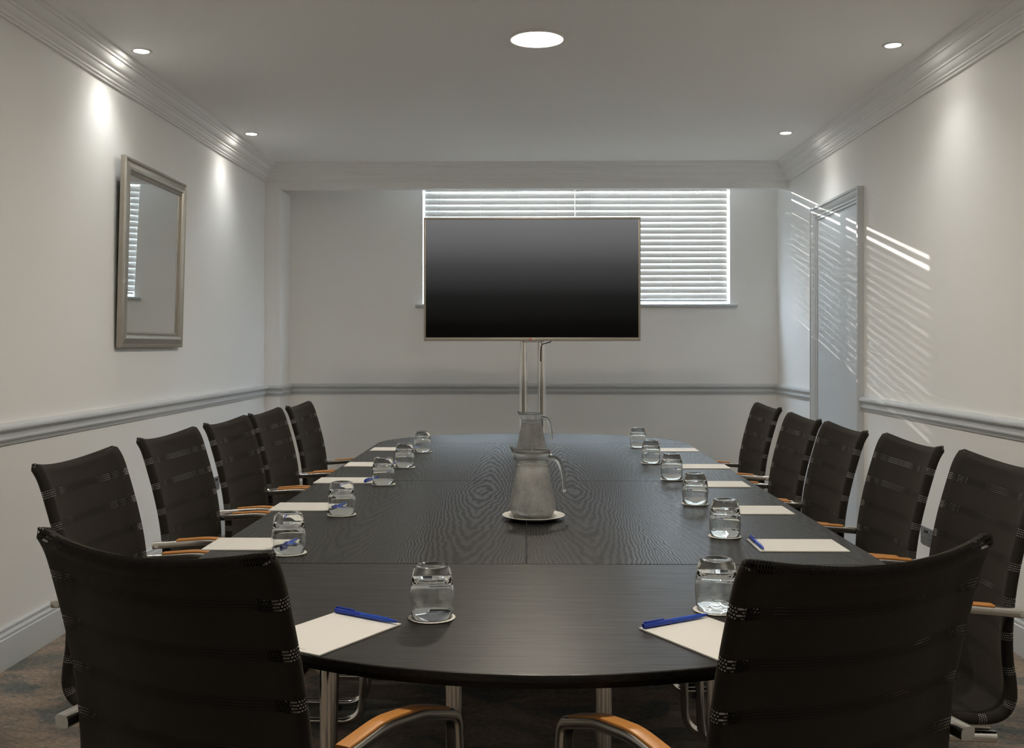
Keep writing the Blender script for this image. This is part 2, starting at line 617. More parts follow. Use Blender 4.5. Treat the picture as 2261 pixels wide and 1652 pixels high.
struct(MB().box((XL - TH, YF - TH, -0.12), (XR + TH, YB + TH, 0.0)).build('floor', 'carpet', smooth=False), 'patterned brown and grey carpet floor', 'floor')
struct(MB().box((XL - TH, YF - TH, ZC), (XR + TH, YB + TH, ZC + 0.12)).build('ceiling', 'ceiling', smooth=False), 'plain off-white ceiling with recessed lights', 'ceiling')
struct(MB().box((XL - TH, YF - TH, 0), (XL, YB + TH, ZC)).build('wall_left', 'wall', smooth=False), 'off-white left wall with mirror and dado rail', 'wall')
struct(MB().box((XR, YF - TH, 0), (XR + TH, YB + TH, ZC)).build('wall_right', 'wall', smooth=False), 'off-white right wall with grey door', 'wall')
struct(MB().box((XL, YF - TH, 0), (XR, YF, ZC)).build('wall_front', 'wall', smooth=False), 'off-white wall at the near end of the room', 'wall')
wb = MB()
wb.box((XL, YB, 0), (XR, YB + TH, WZ0)).box((XL, YB, WZ0), (WX0, YB + TH, ZC)).box((WX1, YB, WZ0), (XR, YB + TH, ZC)).box((WX0, YB, WZ1), (WX1, YB + TH, ZC))
struct(wb.build('wall_back', 'wall', smooth=False), 'pale grey back wall around the window', 'wall')
struct(MB().box((XL, YS, ZBEAM), (XR, YS + 0.075, ZC)).build('wall_beam', 'crown', smooth=False), 'pale downstand beam under the ceiling in front of the window', 'beam')
struct(MB().box((XL, YS, 0), (XP, YB, ZBEAM), ).build('wall_pilaster', 'wall', smooth=False), 'narrow pale pilaster in the back left corner', 'pilaster')

CROWN = [(0, 2.454), (0.012, 2.454), (0.014, 2.463), (0.021, 2.466), (0.0225, 2.474), (0.030, 2.480), (0.037, 2.490), (0.040, 2.502),
         (0.047, 2.504), (0.048, 2.513), (0.056, 2.517), (0.066, 2.526), (0.072, 2.538), (0.075, 2.551), (0.083, 2.553), (0.084, 2.562),
         (0.094, 2.567), (0.100, 2.576), (0.102, 2.59), (0, 2.59)]
DADO = [(0, 0.927), (0.010, 0.927), (0.020, 0.925), (0.028, 0.919), (0.0315, 0.911), (0.031, 0.903), (0.026, 0.896), (0.018, 0.891), (0.0155, 0.884),
        (0.0155, 0.876), (0.020, 0.873), (0.0215, 0.867), (0.019, 0.861), (0.013, 0.859), (0.0125, 0.853), (0.009, 0.851), (0.008, 0.844), (0, 0.843)]
SKIRT = [(0, 0.158), (0.006, 0.158), (0.010, 0.154), (0.0115, 0.148), (0.009, 0.144), (0.010, 0.140), (0.016, 0.132), (0.017, 0.124), (0.015, 0.120),
         (0.019, 0.116), (0.020, 0.110), (0.020, 0.001), (0, 0.001)]
struct(moulding('trim_1', (XL, YF), (XL, YS), (1, 0), CROWN, 'crown', 1, 1), 'stepped cornice along the left wall', 'cornice')
struct(moulding('trim_2', (XR, YS), (XR, YF), (-1, 0), CROWN, 'crown', 1, 1), 'stepped cornice along the right wall', 'cornice')
struct(moulding('trim_3', (XL, YS), (XR, YS), (0, -1), CROWN, 'crown', 1, 1), 'stepped cornice on the beam before the window', 'cornice')
struct(moulding('trim_4', (XR, YF), (XL, YF), (0, 1), CROWN, 'crown', 1, 1), 'stepped cornice on the near end wall', 'cornice')
DY0, DY1, DZ = 5.941, 6.947, 2.15      # door with its architrave
struct(moulding('trim_5', (XL, YF), (XL, YS), (1, 0), DADO, 'trim', 1, 1), 'grey dado rail along the left wall', 'dado rail')
struct(moulding('trim_6', (XL, YS), (XP, YS), (0, -1), DADO, 'trim', 1, -1), 'short grey dado rail on the pilaster face', 'dado rail')
struct(moulding('trim_7', (XP, YS), (XP, YB), (1, 0), DADO, 'trim', -1, 1), 'short grey dado rail on the pilaster side', 'dado rail')
struct(moulding('trim_8', (XP, YB), (XR, YB), (0, -1), DADO, 'trim', 1, 1), 'grey dado rail along the back wall', 'dado rail')
struct(moulding('trim_9', (XR, YB), (XR, DY1), (-1, 0), DADO, 'trim', 1, 0), 'short grey dado rail between back corner and door', 'dado rail')
struct(moulding('trim_10', (XR, DY0), (XR, YF), (-1, 0), DADO, 'trim', 0, 1), 'grey dado rail along the right wall before the door', 'dado rail')
struct(moulding('baseboard_left', (XL, YF), (XL, YS), (1, 0), SKIRT, 'trim', 1, 1), 'grey skirting board along the left wall', 'baseboard')
struct(moulding('baseboard_back', (XP, YB), (XR, YB), (0, -1), SKIRT, 'trim', 0, 1), 'grey skirting board along the back wall', 'baseboard')
struct(moulding('baseboard_right', (XR, DY0), (XR, YF), (-1, 0), SKIRT, 'trim', 0, 1), 'grey skirting board along the right wall', 'baseboard')
struct(moulding('baseboard_corner', (XR, YB), (XR, DY1), (-1, 0), SKIRT, 'trim', 1, 0), 'short grey skirting board between back corner and door', 'baseboard')

# door: slab in a moulded architrave
dr = empty('door_1', (XR, (DY0 + DY1) / 2, 0))
struct(dr, 'grey flush door in a moulded grey frame on the right wall', 'door')
HW = (DY1 - DY0) / 2
AP = [(0.0, 0.0), (0.0, 0.038), (0.014, 0.040), (0.018, 0.033), (0.024, 0.033), (0.040, 0.028), (0.056, 0.018), (0.060, 0.021), (0.066, 0.021), (0.070, 0.014), (0.085, 0.014), (0.085, 0.0)]
def architrave(path_fn, name):
    a, b = path_fn
    n = len(AP)
    verts = [a(s, o) for s, o in AP] + [b(s, o) for s, o in AP]
    faces = [(j, (j + 1) % n, n + (j + 1) % n, n + j) for j in range(n)] + [tuple(range(n)), tuple(range(n, 2 * n))]
    obj_from(name, verts, faces, 'trim', dr, smooth=True, auto=25)
architrave((lambda s, o: Vector((-o, HW - s, 0)), lambda s, o: Vector((-o, HW - s, DZ - s))), 'architrave')
architrave((lambda s, o: Vector((-o, -HW + s, 0)), lambda s, o: Vector((-o, -HW + s, DZ - s))), 'architrave')
architrave((lambda s, o: Vector((-o, HW - s, DZ - s)), lambda s, o: Vector((-o, -HW + s, DZ - s))), 'architrave')
MB().box((-0.006, -HW + 0.086, 0.006), (0.0, HW - 0.086, DZ - 0.086), 0.001, 1).build('door_slab', 'door', dr)

# window
wn = empty('window_1', ((WX0 + WX1) / 2, YB, WZ0))
struct(wn, 'wide window behind white slatted blinds in the back wall', 'window')
hw = (WX1 - WX0) / 2
hh = WZ1 - WZ0
fr = MB()
fr.box((-hw, 0.13, 0), (-hw + 0.055, 0.19, hh), 0.004).box((hw - 0.055, 0.13, 0), (hw, 0.19, hh), 0.004)
fr.box((-hw + 0.055, 0.13, 0), (hw - 0.055, 0.19, 0.055), 0.004).box((-hw + 0.055, 0.13, hh - 0.012), (hw - 0.055, 0.19, hh), 0.004)
fr.box((-0.03, 0.13, 0.055), (0.03, 0.19, hh - 0.012), 0.004)
fr.build('window_frame', 'upvc', wn)
for s in (-1, 1):
    MB().box((min(s * 0.03, s * (hw - 0.055)), 0.157, 0.055), (max(s * 0.03, s * (hw - 0.055)), 0.161, hh - 0.012)).build('pane', 'pane', wn, smooth=False)
MB().box((-hw - 0.055, -0.045, -0.02), (hw + 0.055, 0.0, 0.0), 0.006, 3).box((-hw, 0.0, -0.02 + 0.021), (hw, 0.13, 0.004)).build('window_sill', 'sill', wn)

# ------------------------------------------------------------------ blinds
BY = 8.05
SLAT_T = math.radians(75.5)
def blind(x0, x1, label):
    b = empty('venetian_blind', ((x0 + x1) / 2, BY, WZ0))
    tag(b, label, 'blind', 'slatted blinds in the window')
    L = x1 - x0
    MB().box((-L / 2, -0.022, 2.506 - WZ0), (L / 2, 0.022, 2.54 - WZ0), 0.002).build('head_rail', 'slat', b)
    # gently crowned slat, inner edge down
    n = 6
    verts, faces = [], []
    prof = []
    for k in range(n + 1):
        s = -0.025 + 0.05 * k / n
        prof.append((s, 0.0008 * (1 - (s / 0.025) ** 2) + 0.0009))
    for k in range(n, -1, -1):
        s = -0.025 + 0.05 * k / n
        prof.append((s, 0.0008 * (1 - (s / 0.025) ** 2) - 0.0009))
    ca, sa = math.cos(SLAT_T), math.sin(SLAT_T)
    m = len(prof)
    for x in (-L / 2 + 0.0006, L / 2 - 0.0006):
        for s, t in prof:
            verts.append((x, s * ca - t * sa, s * sa + t * ca))
    faces = [(j, (j + 1) % m, m + (j + 1) % m, m + j) for j in range(m)] + [tuple(range(m)), tuple(range(m, 2 * m))]
    zs = [2.464 - WZ0] + [2.409 - WZ0 - 0.0466 * i for i in range(18)]
    first = None
    for z in zs:
        if first is None:
            first = obj_from('slat', verts, faces, 'slat', b, smooth=True, auto=30)
            s = first
        else:
            s = first.copy(); link(s, b)
        s.location = (0, 0, z)
        s.rotation_euler = (0, random.uniform(-0.0009, 0.0009), 0)
    zb = zs[-1] - 0.036
    MB().box((-L / 2 + 0.004, -0.024, zb - 0.009), (L / 2 - 0.004, 0.024, zb + 0.006), 0.003).build('bottom_rail', 'slat', b)
    nc = 4
    for k in range(nc):
        x = -L / 2 + 0.13 + (L - 0.26) * k / (nc - 1)
        MB().cyl((x, -0.0135, zb), (x, -0.0135, 2.50 - WZ0), 0.0012, n=6).cyl((x, 0.0135, zb), (x, 0.0135, 2.50 - WZ0), 0.0012, n=6).build('ladder_cord', 'cord', b)
    return b
bl = blind(WX0 + 0.014, 0.3705, 'white slatted blind on the left, mostly hidden behind the television')
br = blind(0.3715, WX1 - 0.014, 'white slatted blind on the right, running past the television to the window edge')
MB().cyl((-0.50, -0.03, 0.60), (-0.50, -0.03, 0.95), 0.0012, n=6).cyl((-0.50, -0.03, 0.58), (-0.50, -0.03, 0.60), 0.005, 0.003, n=10).build('pull_cord', 'cord', bl)

# ------------------------------------------------------------------ ceiling lights
def panel_light(x, y, label, group=None):
    o = empty('ceiling_light', (x, y, ZC))
    tag(o, label, 'ceiling light', group)
    lathe('bezel', [(0.0895, -0.001), (0.112, -0.012), (0.117, -0.013), (0.119, -0.009), (0.119, 0.0), (0.0895, 0.0)], 'white_plastic', o, closed=True)
    lathe('lens', [(0.0, -0.0165), (0.03, -0.0158), (0.055, -0.0138), (0.075, -0.0100), (0.086, -0.0055), (0.0893, 0.0), (0.0, 0.0)], 'lens_big', o)
    return o
panel_light(0.041, 4.524, 'large round white ceiling light centred above the table')
panel_light(0.041, 1.70, 'large round white ceiling light above the near table end')

def spot_light(x, y, label, group='small recessed ceiling spotlights'):
    o = empty('ceiling_spotlight', (x, y, ZC))
    tag(o, label, 'spotlight', group)
    lathe('bezel', [(0.034, -0.001), (0.035, -0.004), (0.044, -0.005), (0.048, -0.003), (0.049, 0.0), (0.034, 0.0)], 'white_plastic', o, n=32, closed=True)
    lathe('lens', [(0.0, -0.003), (0.02, -0.003), (0.034, -0.002), (0.034, 0.0), (0.0, 0.0)], 'lens_small', o, n=32)
    s = bpy.data.lights.new('spot_beam', 'SPOT')
    s.energy = SPOT_WATT
    s.color = SPOT_COL
    s.spot_size = math.radians(116)
    s.spot_blend = 1.0
    s.shadow_soft_size = 0.03
    so = bpy.data.objects.new('spot_beam', s)
    so.location = (0, 0, -0.012)
    link(so, o)
    return o
spot_light(-1.794, 4.703, 'small ceiling spotlight near the left wall, the one nearer the viewer')
spot_light(-1.782, 6.542, 'small ceiling spotlight at the far left ceiling corner')
spot_light(1.662, 4.665, 'small ceiling spotlight near the right wall, the one nearer the viewer')
spot_light(1.655, 6.567, 'small ceiling spotlight at the far right, above the door')
for y, wh in ((2.82, 'beside the middle of the table'), (0.95, 'beside the near table end')):
    for x, sd in ((-1.79, 'left'), (1.66, 'right')):
        spot_light(x, y, 'small ceiling spotlight along the %s wall %s' % (sd, wh))

# ------------------------------------------------------------------ mirror on the left wall
mr = empty('wall_mirror', (XL + 0.009, 5.283, 1.212), -PI / 2 + math.radians(0.32), math.radians(-1.5))
tag(mr, 'rectangular mirror in a champagne silver frame on the left wall', 'mirror')
MW, MH = 0.885, 0.922
FP = [(0.0, 0.0), (0.0, 0.020), (0.006, 0.026), (0.014, 0.027), (0.019, 0.022), (0.026, 0.024), (0.045, 0.030), (0.058, 0.027), (0.064, 0.019), (0.071, 0.021), (0.077, 0.017), (0.080, 0.009), (0.080, 0.0)]
def frame_side(a, b, da, db, inw):
    a, b, inw, da, db = map(Vector, (a, b, inw, da, db))
    n = len(FP)
    verts = [a + inw * s + da * s + Vector((0, t, 0)) for s, t in FP] + [b + inw * s + db * s + Vector((0, t, 0)) for s, t in FP]
    faces = [(j, (j + 1) % n, n + (j + 1) % n, n + j) for j in range(n)] + [tuple(range(n)), tuple(range(n, 2 * n))]
    obj_from('frame_side', verts, faces, 'frame', mr, smooth=True, auto=30)
h2 = MW / 2
frame_side((-h2, 0, 0), (h2, 0, 0), (1, 0, 0), (-1, 0, 0), (0, 0, 1))
frame_side((-h2, 0, MH), (h2, 0, MH), (1, 0, 0), (-1, 0, 0), (0, 0, -1))
frame_side((-h2, 0, 0), (-h2, 0, MH), (0, 0, 1), (0, 0, -1), (1, 0, 0))
frame_side((h2, 0, 0), (h2, 0, MH), (0, 0, 1), (0, 0, -1), (-1, 0, 0))
MB().box((-h2 + 0.079, 0.004, 0.079), (h2 - 0.079, 0.0105, MH - 0.079)).build('mirror_glass', 'mirror', mr, smooth=False)

# ------------------------------------------------------------------ wall sockets
def socket(x, y, z, rz, label):
    o = empty('wall_socket', (x, y, z), rz)
    tag(o, label, 'socket', 'wall sockets under the dado rail')
    MB().box((-0.073, 0.0, -0.043), (0.073, 0.008, 0.043), 0.003).build('face_plate', 'socket', o)
    for s in (-1, 1):
        cx = s * 0.036
        m = MB()
        for dx, dz, wx, wz in ((0, 0.010, 0.004, 0.009), (-0.011, -0.010, 0.008, 0.004), (0.011, -0.010, 0.008, 0.004)):
            m.box((cx + dx - wx / 2, 0.0075, dz - wz / 2), (cx + dx + wx / 2, 0.0085, dz + wz / 2))
        m.build('pin_holes', 'black', o, smooth=False)
        MB().box((s * 0.012 - 0.006, 0.008, 0.018), (s * 0.012 + 0.006, 0.012, 0.032), 0.001, 1).build('switch', 'black', o)
socket(XL, 6.42, 0.349, -PI / 2, 'grey metal wall socket on the left wall, seen between two chairs')
socket(XR, 5.0, 0.29, PI / 2, 'grey metal wall socket on the right wall, beside the nearest chairs')

# ------------------------------------------------------------------ television and its stand
TX, TY = 0.0235, 5.90
TW, TZ0, TZ1 = 1.253, 1.249, 1.963
st = empty('television_stand', (0.0275, TY + 0.14, 0))
tag(st, 'chrome twin-pole television stand behind the far table end', 'tv stand')
for s in (-1, 1):
    MB().cyl((s * 0.054, 0, 0.02), (s * 0.054, 0, 1.80), 0.0255, n=32).build('pole', 'chrome', st)
    MB().box((s * 0.25 - 0.03, -0.107, 1.35), (s * 0.25 + 0.03, -0.044, 1.85), 0.003).build('mount_bracket', 'black', st)
MB().box((-0.33, -0.045, 1.50), (0.33, -0.03, 1.70), 0.003).box((-0.085, -0.03, 1.52), (0.085, 0.03, 1.68), 0.004).build('mount_plate', 'black', st)
MB().box((-0.36, -0.18, 0.0), (0.36, 0.22, 0.018), 0.006).build('base', 'steel', st)

tv = empty('television', (TX, TY, TZ0), math.radians(-0.35))
tag(tv, 'large flat black television with a thin bronze bezel before the window', 'television')
H = TZ1 - TZ0
BZ = 0.0125
m = MB()
m.box((-TW / 2, -0.014, 0), (TW / 2, 0.010, 0.020), 0.003).box((-TW / 2, -0.014, H - BZ), (TW / 2, 0.010, H), 0.003)
m.box((-TW / 2, -0.014, 0.018), (-TW / 2 + BZ, 0.010, H - BZ + 0.002), 0.003).box((TW / 2 - BZ, -0.014, 0.018), (TW / 2, 0.010, H - BZ + 0.002), 0.003)
m.build('bezel', 'tvframe', tv)
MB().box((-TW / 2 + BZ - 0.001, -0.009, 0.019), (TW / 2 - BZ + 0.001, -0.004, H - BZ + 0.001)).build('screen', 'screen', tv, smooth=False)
MB().box((-TW / 2 + 0.004, 0.0, 0.004), (TW / 2 - 0.004, 0.030, H - 0.004), 0.006).build('back_cover', 'black', tv)
m = MB()
m.box((-0.045, -0.012, -0.007), (0.03, 0.008, 0.002), 0.003)
m.build('sensor_bar', 'tvframe', tv)
lr = MB().cyl((-0.008, -0.0165, 0.0105), (-0.008, -0.0138, 0.0105), 0.0062, n=20).build('logo_disc', 'logo_red', tv)
fc = bpy.data.curves.new('logo_text', 'FONT')
fc.body = 'LG'
fc.size = 0.0165
fc.extrude = 0.0008
fo = bpy.data.objects.new('logo_text_curve', fc)
C.objects.link(fo)
bpy.context.view_layer.update()
me = bpy.data.meshes.new_from_object(fo.evaluated_get(bpy.context.evaluated_depsgraph_get()))
bpy.data.objects.remove(fo, do_unlink=True)
me.materials.clear(); me.materials.append(M['logo_grey'])
lt = link(bpy.data.objects.new('logo_letters', me), tv)
lt.rotation_euler = (PI / 2, 0, 0)
lt.location = (0.001, -0.0146, 0.0048)
cab, _ = spline([(0.10, 0.02, 0.02), (0.11, 0.03, -0.004), (0.085, 0.05, -0.012), (0.055, 0.075, -0.03), (0.05, 0.09, -0.12)], 16)
sweep('cable', cab, circle(0.003, 8), 'black', tv)

# ------------------------------------------------------------------ conference table
TT = 0.735
TCX = 0.022
THW = 0.772
S1, S2, S3 = 2.252, 3.652, 5.068
NB, FB = 0.760, 0.595
THK = 0.024
tb = empty('conference_table', (TCX, 3.6, 0))
tag(tb, 'long black ash conference table with rounded ends and chrome legs', 'table')
def T(x, y):
    return x - TCX, y - 3.6
def slab(name, outline, mat):
    """table-top piece: outline (world xy, ccw), bevelled top edge and an edge that tapers in below"""
    n = len(outline)
    cx = sum(p[0] for p in outline) / n; cy = sum(p[1] for p in outline) / n
    def inset(d):
        res = []
        for i in range(n):
            a, b, c = Vector(outline[i - 1]), Vector(outline[i]), Vector(outline[(i + 1) % n])
            e1 = (b - a).normalized(); e2 = (c - b).normalized()
            n1 = Vector((-e1.y, e1.x)); n2 = Vector((-e2.y, e2.x))
            nn = (n1 + n2)
            nn /= max(0.3, 1 + n1.dot(n2))
            q = b + nn * d
            res.append(T(q.x, q.y))
        return res
    rings = [(inset(0.0022), TT), (inset(0.0006), TT - 0.0012), (inset(0.0), TT - 0.003), (inset(0.0), TT - 0.012), (inset(0.010), TT - THK)]
    verts, faces = [], []
    for r, z in rings:
        verts += [(x, y, z) for x, y in r]
    for k in range(len(rings) - 1):
        for i in range(n):
            j = (i + 1) % n
            faces.append((k * n + i, k * n + j, (k + 1) * n + j, (k + 1) * n + i))
    faces.append(tuple(range(n)))
    faces.append(tuple((len(rings) - 1) * n + i for i in range(n)))
    o = obj_from(name, verts, faces, mat, tb, smooth=True, auto=20)
    return o
G = 0.0012
near = [(TCX + THW * math.cos(a), S1 - G + NB * math.sin(a)) for a in [PI + PI * k / 72 for k in range(73)]]
far = [(TCX + THW * math.cos(a), S3 + G + FB * math.sin(a)) for a in [PI * k / 72 for k in range(73)]]
slab('end_top', near, 'ash_x')
slab('end_top', far, 'ash_x')
XM = -0.004
for y0, y1 in ((S1, S2), (S2, S3)):
    slab('panel_top', [(TCX - THW, y0 + G), (XM - 0.0006, y0 + G), (XM - 0.0006, y1 - G), (TCX - THW, y1 - G)], 'ash_y')
    slab('panel_top', [(XM + 0.0006, y0 + G), (TCX + THW, y0 + G), (TCX + THW, y1 - G), (XM + 0.0006, y1 - G)], 'ash_y')
def table_leg(x, y, r=0.0185):
    X, Y = T(x, y)
    l = MB().cyl((X, Y, 0.012), (X, Y, TT - THK), r, n=28).build('leg', 'chrome', tb)
    MB().cyl((X, Y, 0.0), (X, Y, 0.014), r * 1.15, r * 1.05, n=24).build('foot', 'black', l)
def foot_bar(y, x0, x1):
    a, b = T(x0, y), T(x1, y)
    MB().cyl((a[0], a[1], 0.032), (b[0], b[1], 0.032), 0.016, n=20).build('foot_bar', 'chrome', tb)
    MB().box((b[0] * 0 - 0.07, a[1] - 0.02, 0.014), (0.07, a[1] + 0.02, 0.05), 0.006).build('foot_bar_cover', 'black', tb)
for yy, xs in ((S1 + 0.06, (-0.168, 0.172)), (S2, (-0.16, 0.17)), (S3 - 0.05, (-0.168, 0.172))):
    for x in xs:
        table_leg(x, yy)
for x in (-0.428, 0.40):
    table_leg(x, S1 - 0.07)
    table_leg(x, S3 + 0.10)
foot_bar(S2, -0.68, 0.45)
foot_bar(S3 - 0.05, -0.62, 0.66)
for yr in (S1 + 0.06, S2, S3 - 0.05):
    MB().box((-0.58, yr - 3.63, TT - THK - 0.022), (0.58, yr - 3.57, TT - THK), 0.003).build('under_rail', 'black', tb)

# ------------------------------------------------------------------ chairs
CW = 0.425          # width of the sling
def make_chair():
    ch = empty('conference_chair')
    ctrl = [(-0.322, 0.958), (-0.302, 0.925), (-0.284, 0.87), (-0.262, 0.79), (-0.246, 0.71), (-0.238, 0.63), (-0.238, 0.560), (-0.245, 0.505),
            (-0.245, 0.468), (-0.229, 0.440), (-0.195, 0.428), (-0.13, 0.430), (0.0, 0.442), (0.12, 0.452), (0.19, 0.449), (0.225, 0.426)]
    N = 96
    path, L = spline(ctrl, N)
    R = 0.0125
    nf = 18
    split = 56
    def ring(i):
        p = path[i]
        t = (path[min(i + 1, N - 1)] - path[max(i - 1, 0)]).normalized()
        nrm = Vector((-t.y, t.x))
        s = L * i / (N - 1)
        k = 1.0
        e = min(s, L - s)
        if e < 0.014:
            k = math.sqrt(max(0.0, 1 - ((0.014 - e) / 0.014) ** 2)) * 0.9 + 0.1
        conc = 0.033 if s < 0.35 else max(0.012, 0.033 - (s - 0.35) * 0.13)
        pts, us = [], []
        W2 = CW / 2 - R
        def th(x):
            q = abs(x) / W2
            b = 0.0048 + (R - 0.0048) * max(0.0, (q - 0.80) / 0.20)
            roll = 0.0105 * min(1.0, max(0.0, (0.040 - s) / 0.014))      # padded roll along the top
            return max(b, roll)
        def off(x):
            return -conc * (1 - (x / W2) ** 2)
        def put(x, o, u):
            q = p + nrm * o
            pts.append((x, q.x, q.y)); us.append((u, s))
        for j in range(nf + 1):                     # front skin
            x = -W2 + 2 * W2 * j / nf
            put(x, off(x) + th(x) * k, x)
        for j in range(1, 5):                       # right edge
            a = PI / 2 - PI * j / 5
            put(W2 + R * math.cos(a) * max(k, 0.6), R * math.sin(a) * k, W2 + R * (PI / 2 - a))
        for j in range(nf + 1):                     # rear skin
            x = W2 - 2 * W2 * j / nf
            put(x, off(x) - th(x) * k, x * 1.055 + 0.0013)
        for j in range(1, 5):
            a = -PI / 2 - PI * j / 5
            put(-W2 + R * math.cos(a) * max(k, 0.6), R * math.sin(a) * k, -W2 - R * (j / 5) * PI)
        return pts, us
    def skin(name, i0, i1):
        verts, uvs, faces = [], [], []
        for i in range(i0, i1 + 1):
            p, u = ring(i)
            verts += p; uvs += u
        n = len(p)
        for i in range(i1 - i0):
            for j in range(n):
                faces.append((i * n + j, i * n + (j + 1) % n, (i + 1) * n + (j + 1) % n, (i + 1) * n + j))
        if i0 == 0:
            faces.append(tuple(range(n)))
        if i1 == N - 1:
            faces.append(tuple((i1 - i0) * n + j for j in range(n)))
        return obj_from(name, verts, faces, 'fabric', ch, smooth=True, uvs=uvs, auto=70)
    skin('backrest', 0, split)
    skin('seat', split, N - 1)
    for s in (-1, 1):
        x = s * (CW / 2 - R)
        rail = [(x, p.x, p.y) for p in path[2:-2:2]]
        sweep('side_rail', rail, circle(0.0106, 16), 'rail', ch)
    # arm: flat bar from the back, forward, then down to the seat rail
    for s in (-1, 1):
        pts = fillet([(s * 0.228, -0.264, 0.659), (s * 0.228, -0.10, 0.672), (s * 0.2275, 0.0, 0.658), (s * 0.2275, 0.112, 0.622), (s * 0.2275, 0.122, 0.50), (s * 0.2275, 0.118, 0.425), (s * 0.20, 0.09, 0.418)],
                     [0.25, 0.2, 0.035, 0.1, 0.02], 7)
        arm = sweep('arm', pts, rrect(0.027, 0.020, 0.007, 3), 'armchrome', ch)
        top = fillet([(s * 0.228, -0.195, 0.6745), (s * 0.228, -0.10, 0.6822), (s * 0.2275, 0.0, 0.6680), (s * 0.2275, 0.078, 0.6425)], [0.25, 0.2], 6)
        sweep('arm_pad', top, rrect(0.0240, 0.006, 0.0022, 2), 'armwood', arm)
        MB().cyl((s * 0.240, -0.251, 0.6602), (s * 0.242, -0.251, 0.6602), 0.0065, n=16).cyl((s * 0.2415, -0.251, 0.6602), (s * 0.2425, -0.251, 0.6602), 0.0045, 0.0035, n=6).build('arm_bolt', 'chrome', arm)
        MB().cyl((s * 0.205, -0.232, 0.6615), (s * 0.222, -0.232, 0.6615), 0.008, n=14).build('arm_spacer', 'black', arm)
    # cantilever legs
    for s in (-1, 1):
        x = s * 0.195
        pts = fillet([(x, -0.215, 0.388), (x, 0.06, 0.396), (x, 0.245, 0.398), (x, 0.235, 0.022), (x, -0.235, 0.022)], [0.2, 0.06, 0.075], 9)
        leg = sweep('leg', pts, circle(0.0125, 12), 'chrome', ch)
        MB().cyl((x, 0.135, 0.0), (x, 0.135, 0.013), 0.020, 0.012, n=16).build('glide', 'black', leg)
        MB().cyl((x, -0.20, 0.0), (x, -0.20, 0.013), 0.016, 0.012, n=16).build('glide', 'black', leg)
    MB().cyl((-0.195, -0.235, 0.022), (0.195, -0.235, 0.022), 0.0125, n=14).build('floor_bar', 'chrome', ch)
    sweep('seat_crossbar', [(-0.185, -0.19, 0.406), (0.185, -0.19, 0.406)], [(a, b) for a, b in rrect(0.040, 0.020, 0.0095, 4)], 'armchrome', ch, side=Vector((0, 1, 0)))
    sweep('seat_crossbar', [(-0.20, 0.13, 0.416), (0.20, 0.13, 0.416)], rrect(0.03, 0.016, 0.006, 2), 'armchrome', ch, side=Vector((0, 1, 0)))
    return ch

first_chair = make_chair()
GRP = 'mesh-backed conference chairs around the table'
spots = [
    # x, y, heading (direction faced, degrees from +Y, clockwise), label
    (-0.373, 1.643, 25.3, 'large foreground mesh chair on the left, its back to the viewer'),
    (0.312, 1.612, -26.0, 'large foreground mesh chair on the right, its back to the viewer'),
    (-0.762, 2.420, 91, 'black mesh chair first in the left row, partly hidden behind the foreground chair'),
    (-0.772, 3.052, 93, 'black mesh chair second from the viewer in the left row'),
    (-0.762, 3.610, 93, 'black mesh chair third from the viewer in the left row'),
    (-0.752, 4.115, 92, 'black mesh chair fourth from the viewer in the left row'),
    (-0.728, 4.620, 91, 'black mesh chair farthest in the left row, nearest the pilaster'),
    (0.776, 2.372, -90, 'black mesh chair first in the right row, cut off by the picture edge'),
    (0.754, 2.862, -90, 'black mesh chair second from the viewer in the right row'),
    (0.722, 3.350, -90, 'black mesh chair third from the viewer in the right row'),
    (0.720, 3.838, -90, 'black mesh chair fourth from the viewer in the right row, before the door'),
    (0.752, 4.545, -91, 'black mesh chair farthest in the right row, near the far table end'),
]
for i, (x, y, hd, lab) in enumerate(spots):
    c = first_chair if i == 0 else copy_tree(first_chair)
    c.location = (x, y, 0)
    c.rotation_euler = (0, 0, math.radians(-hd))
    tag(c, lab, 'chair', GRP)

# ------------------------------------------------------------------ things on the table
ZT = TT
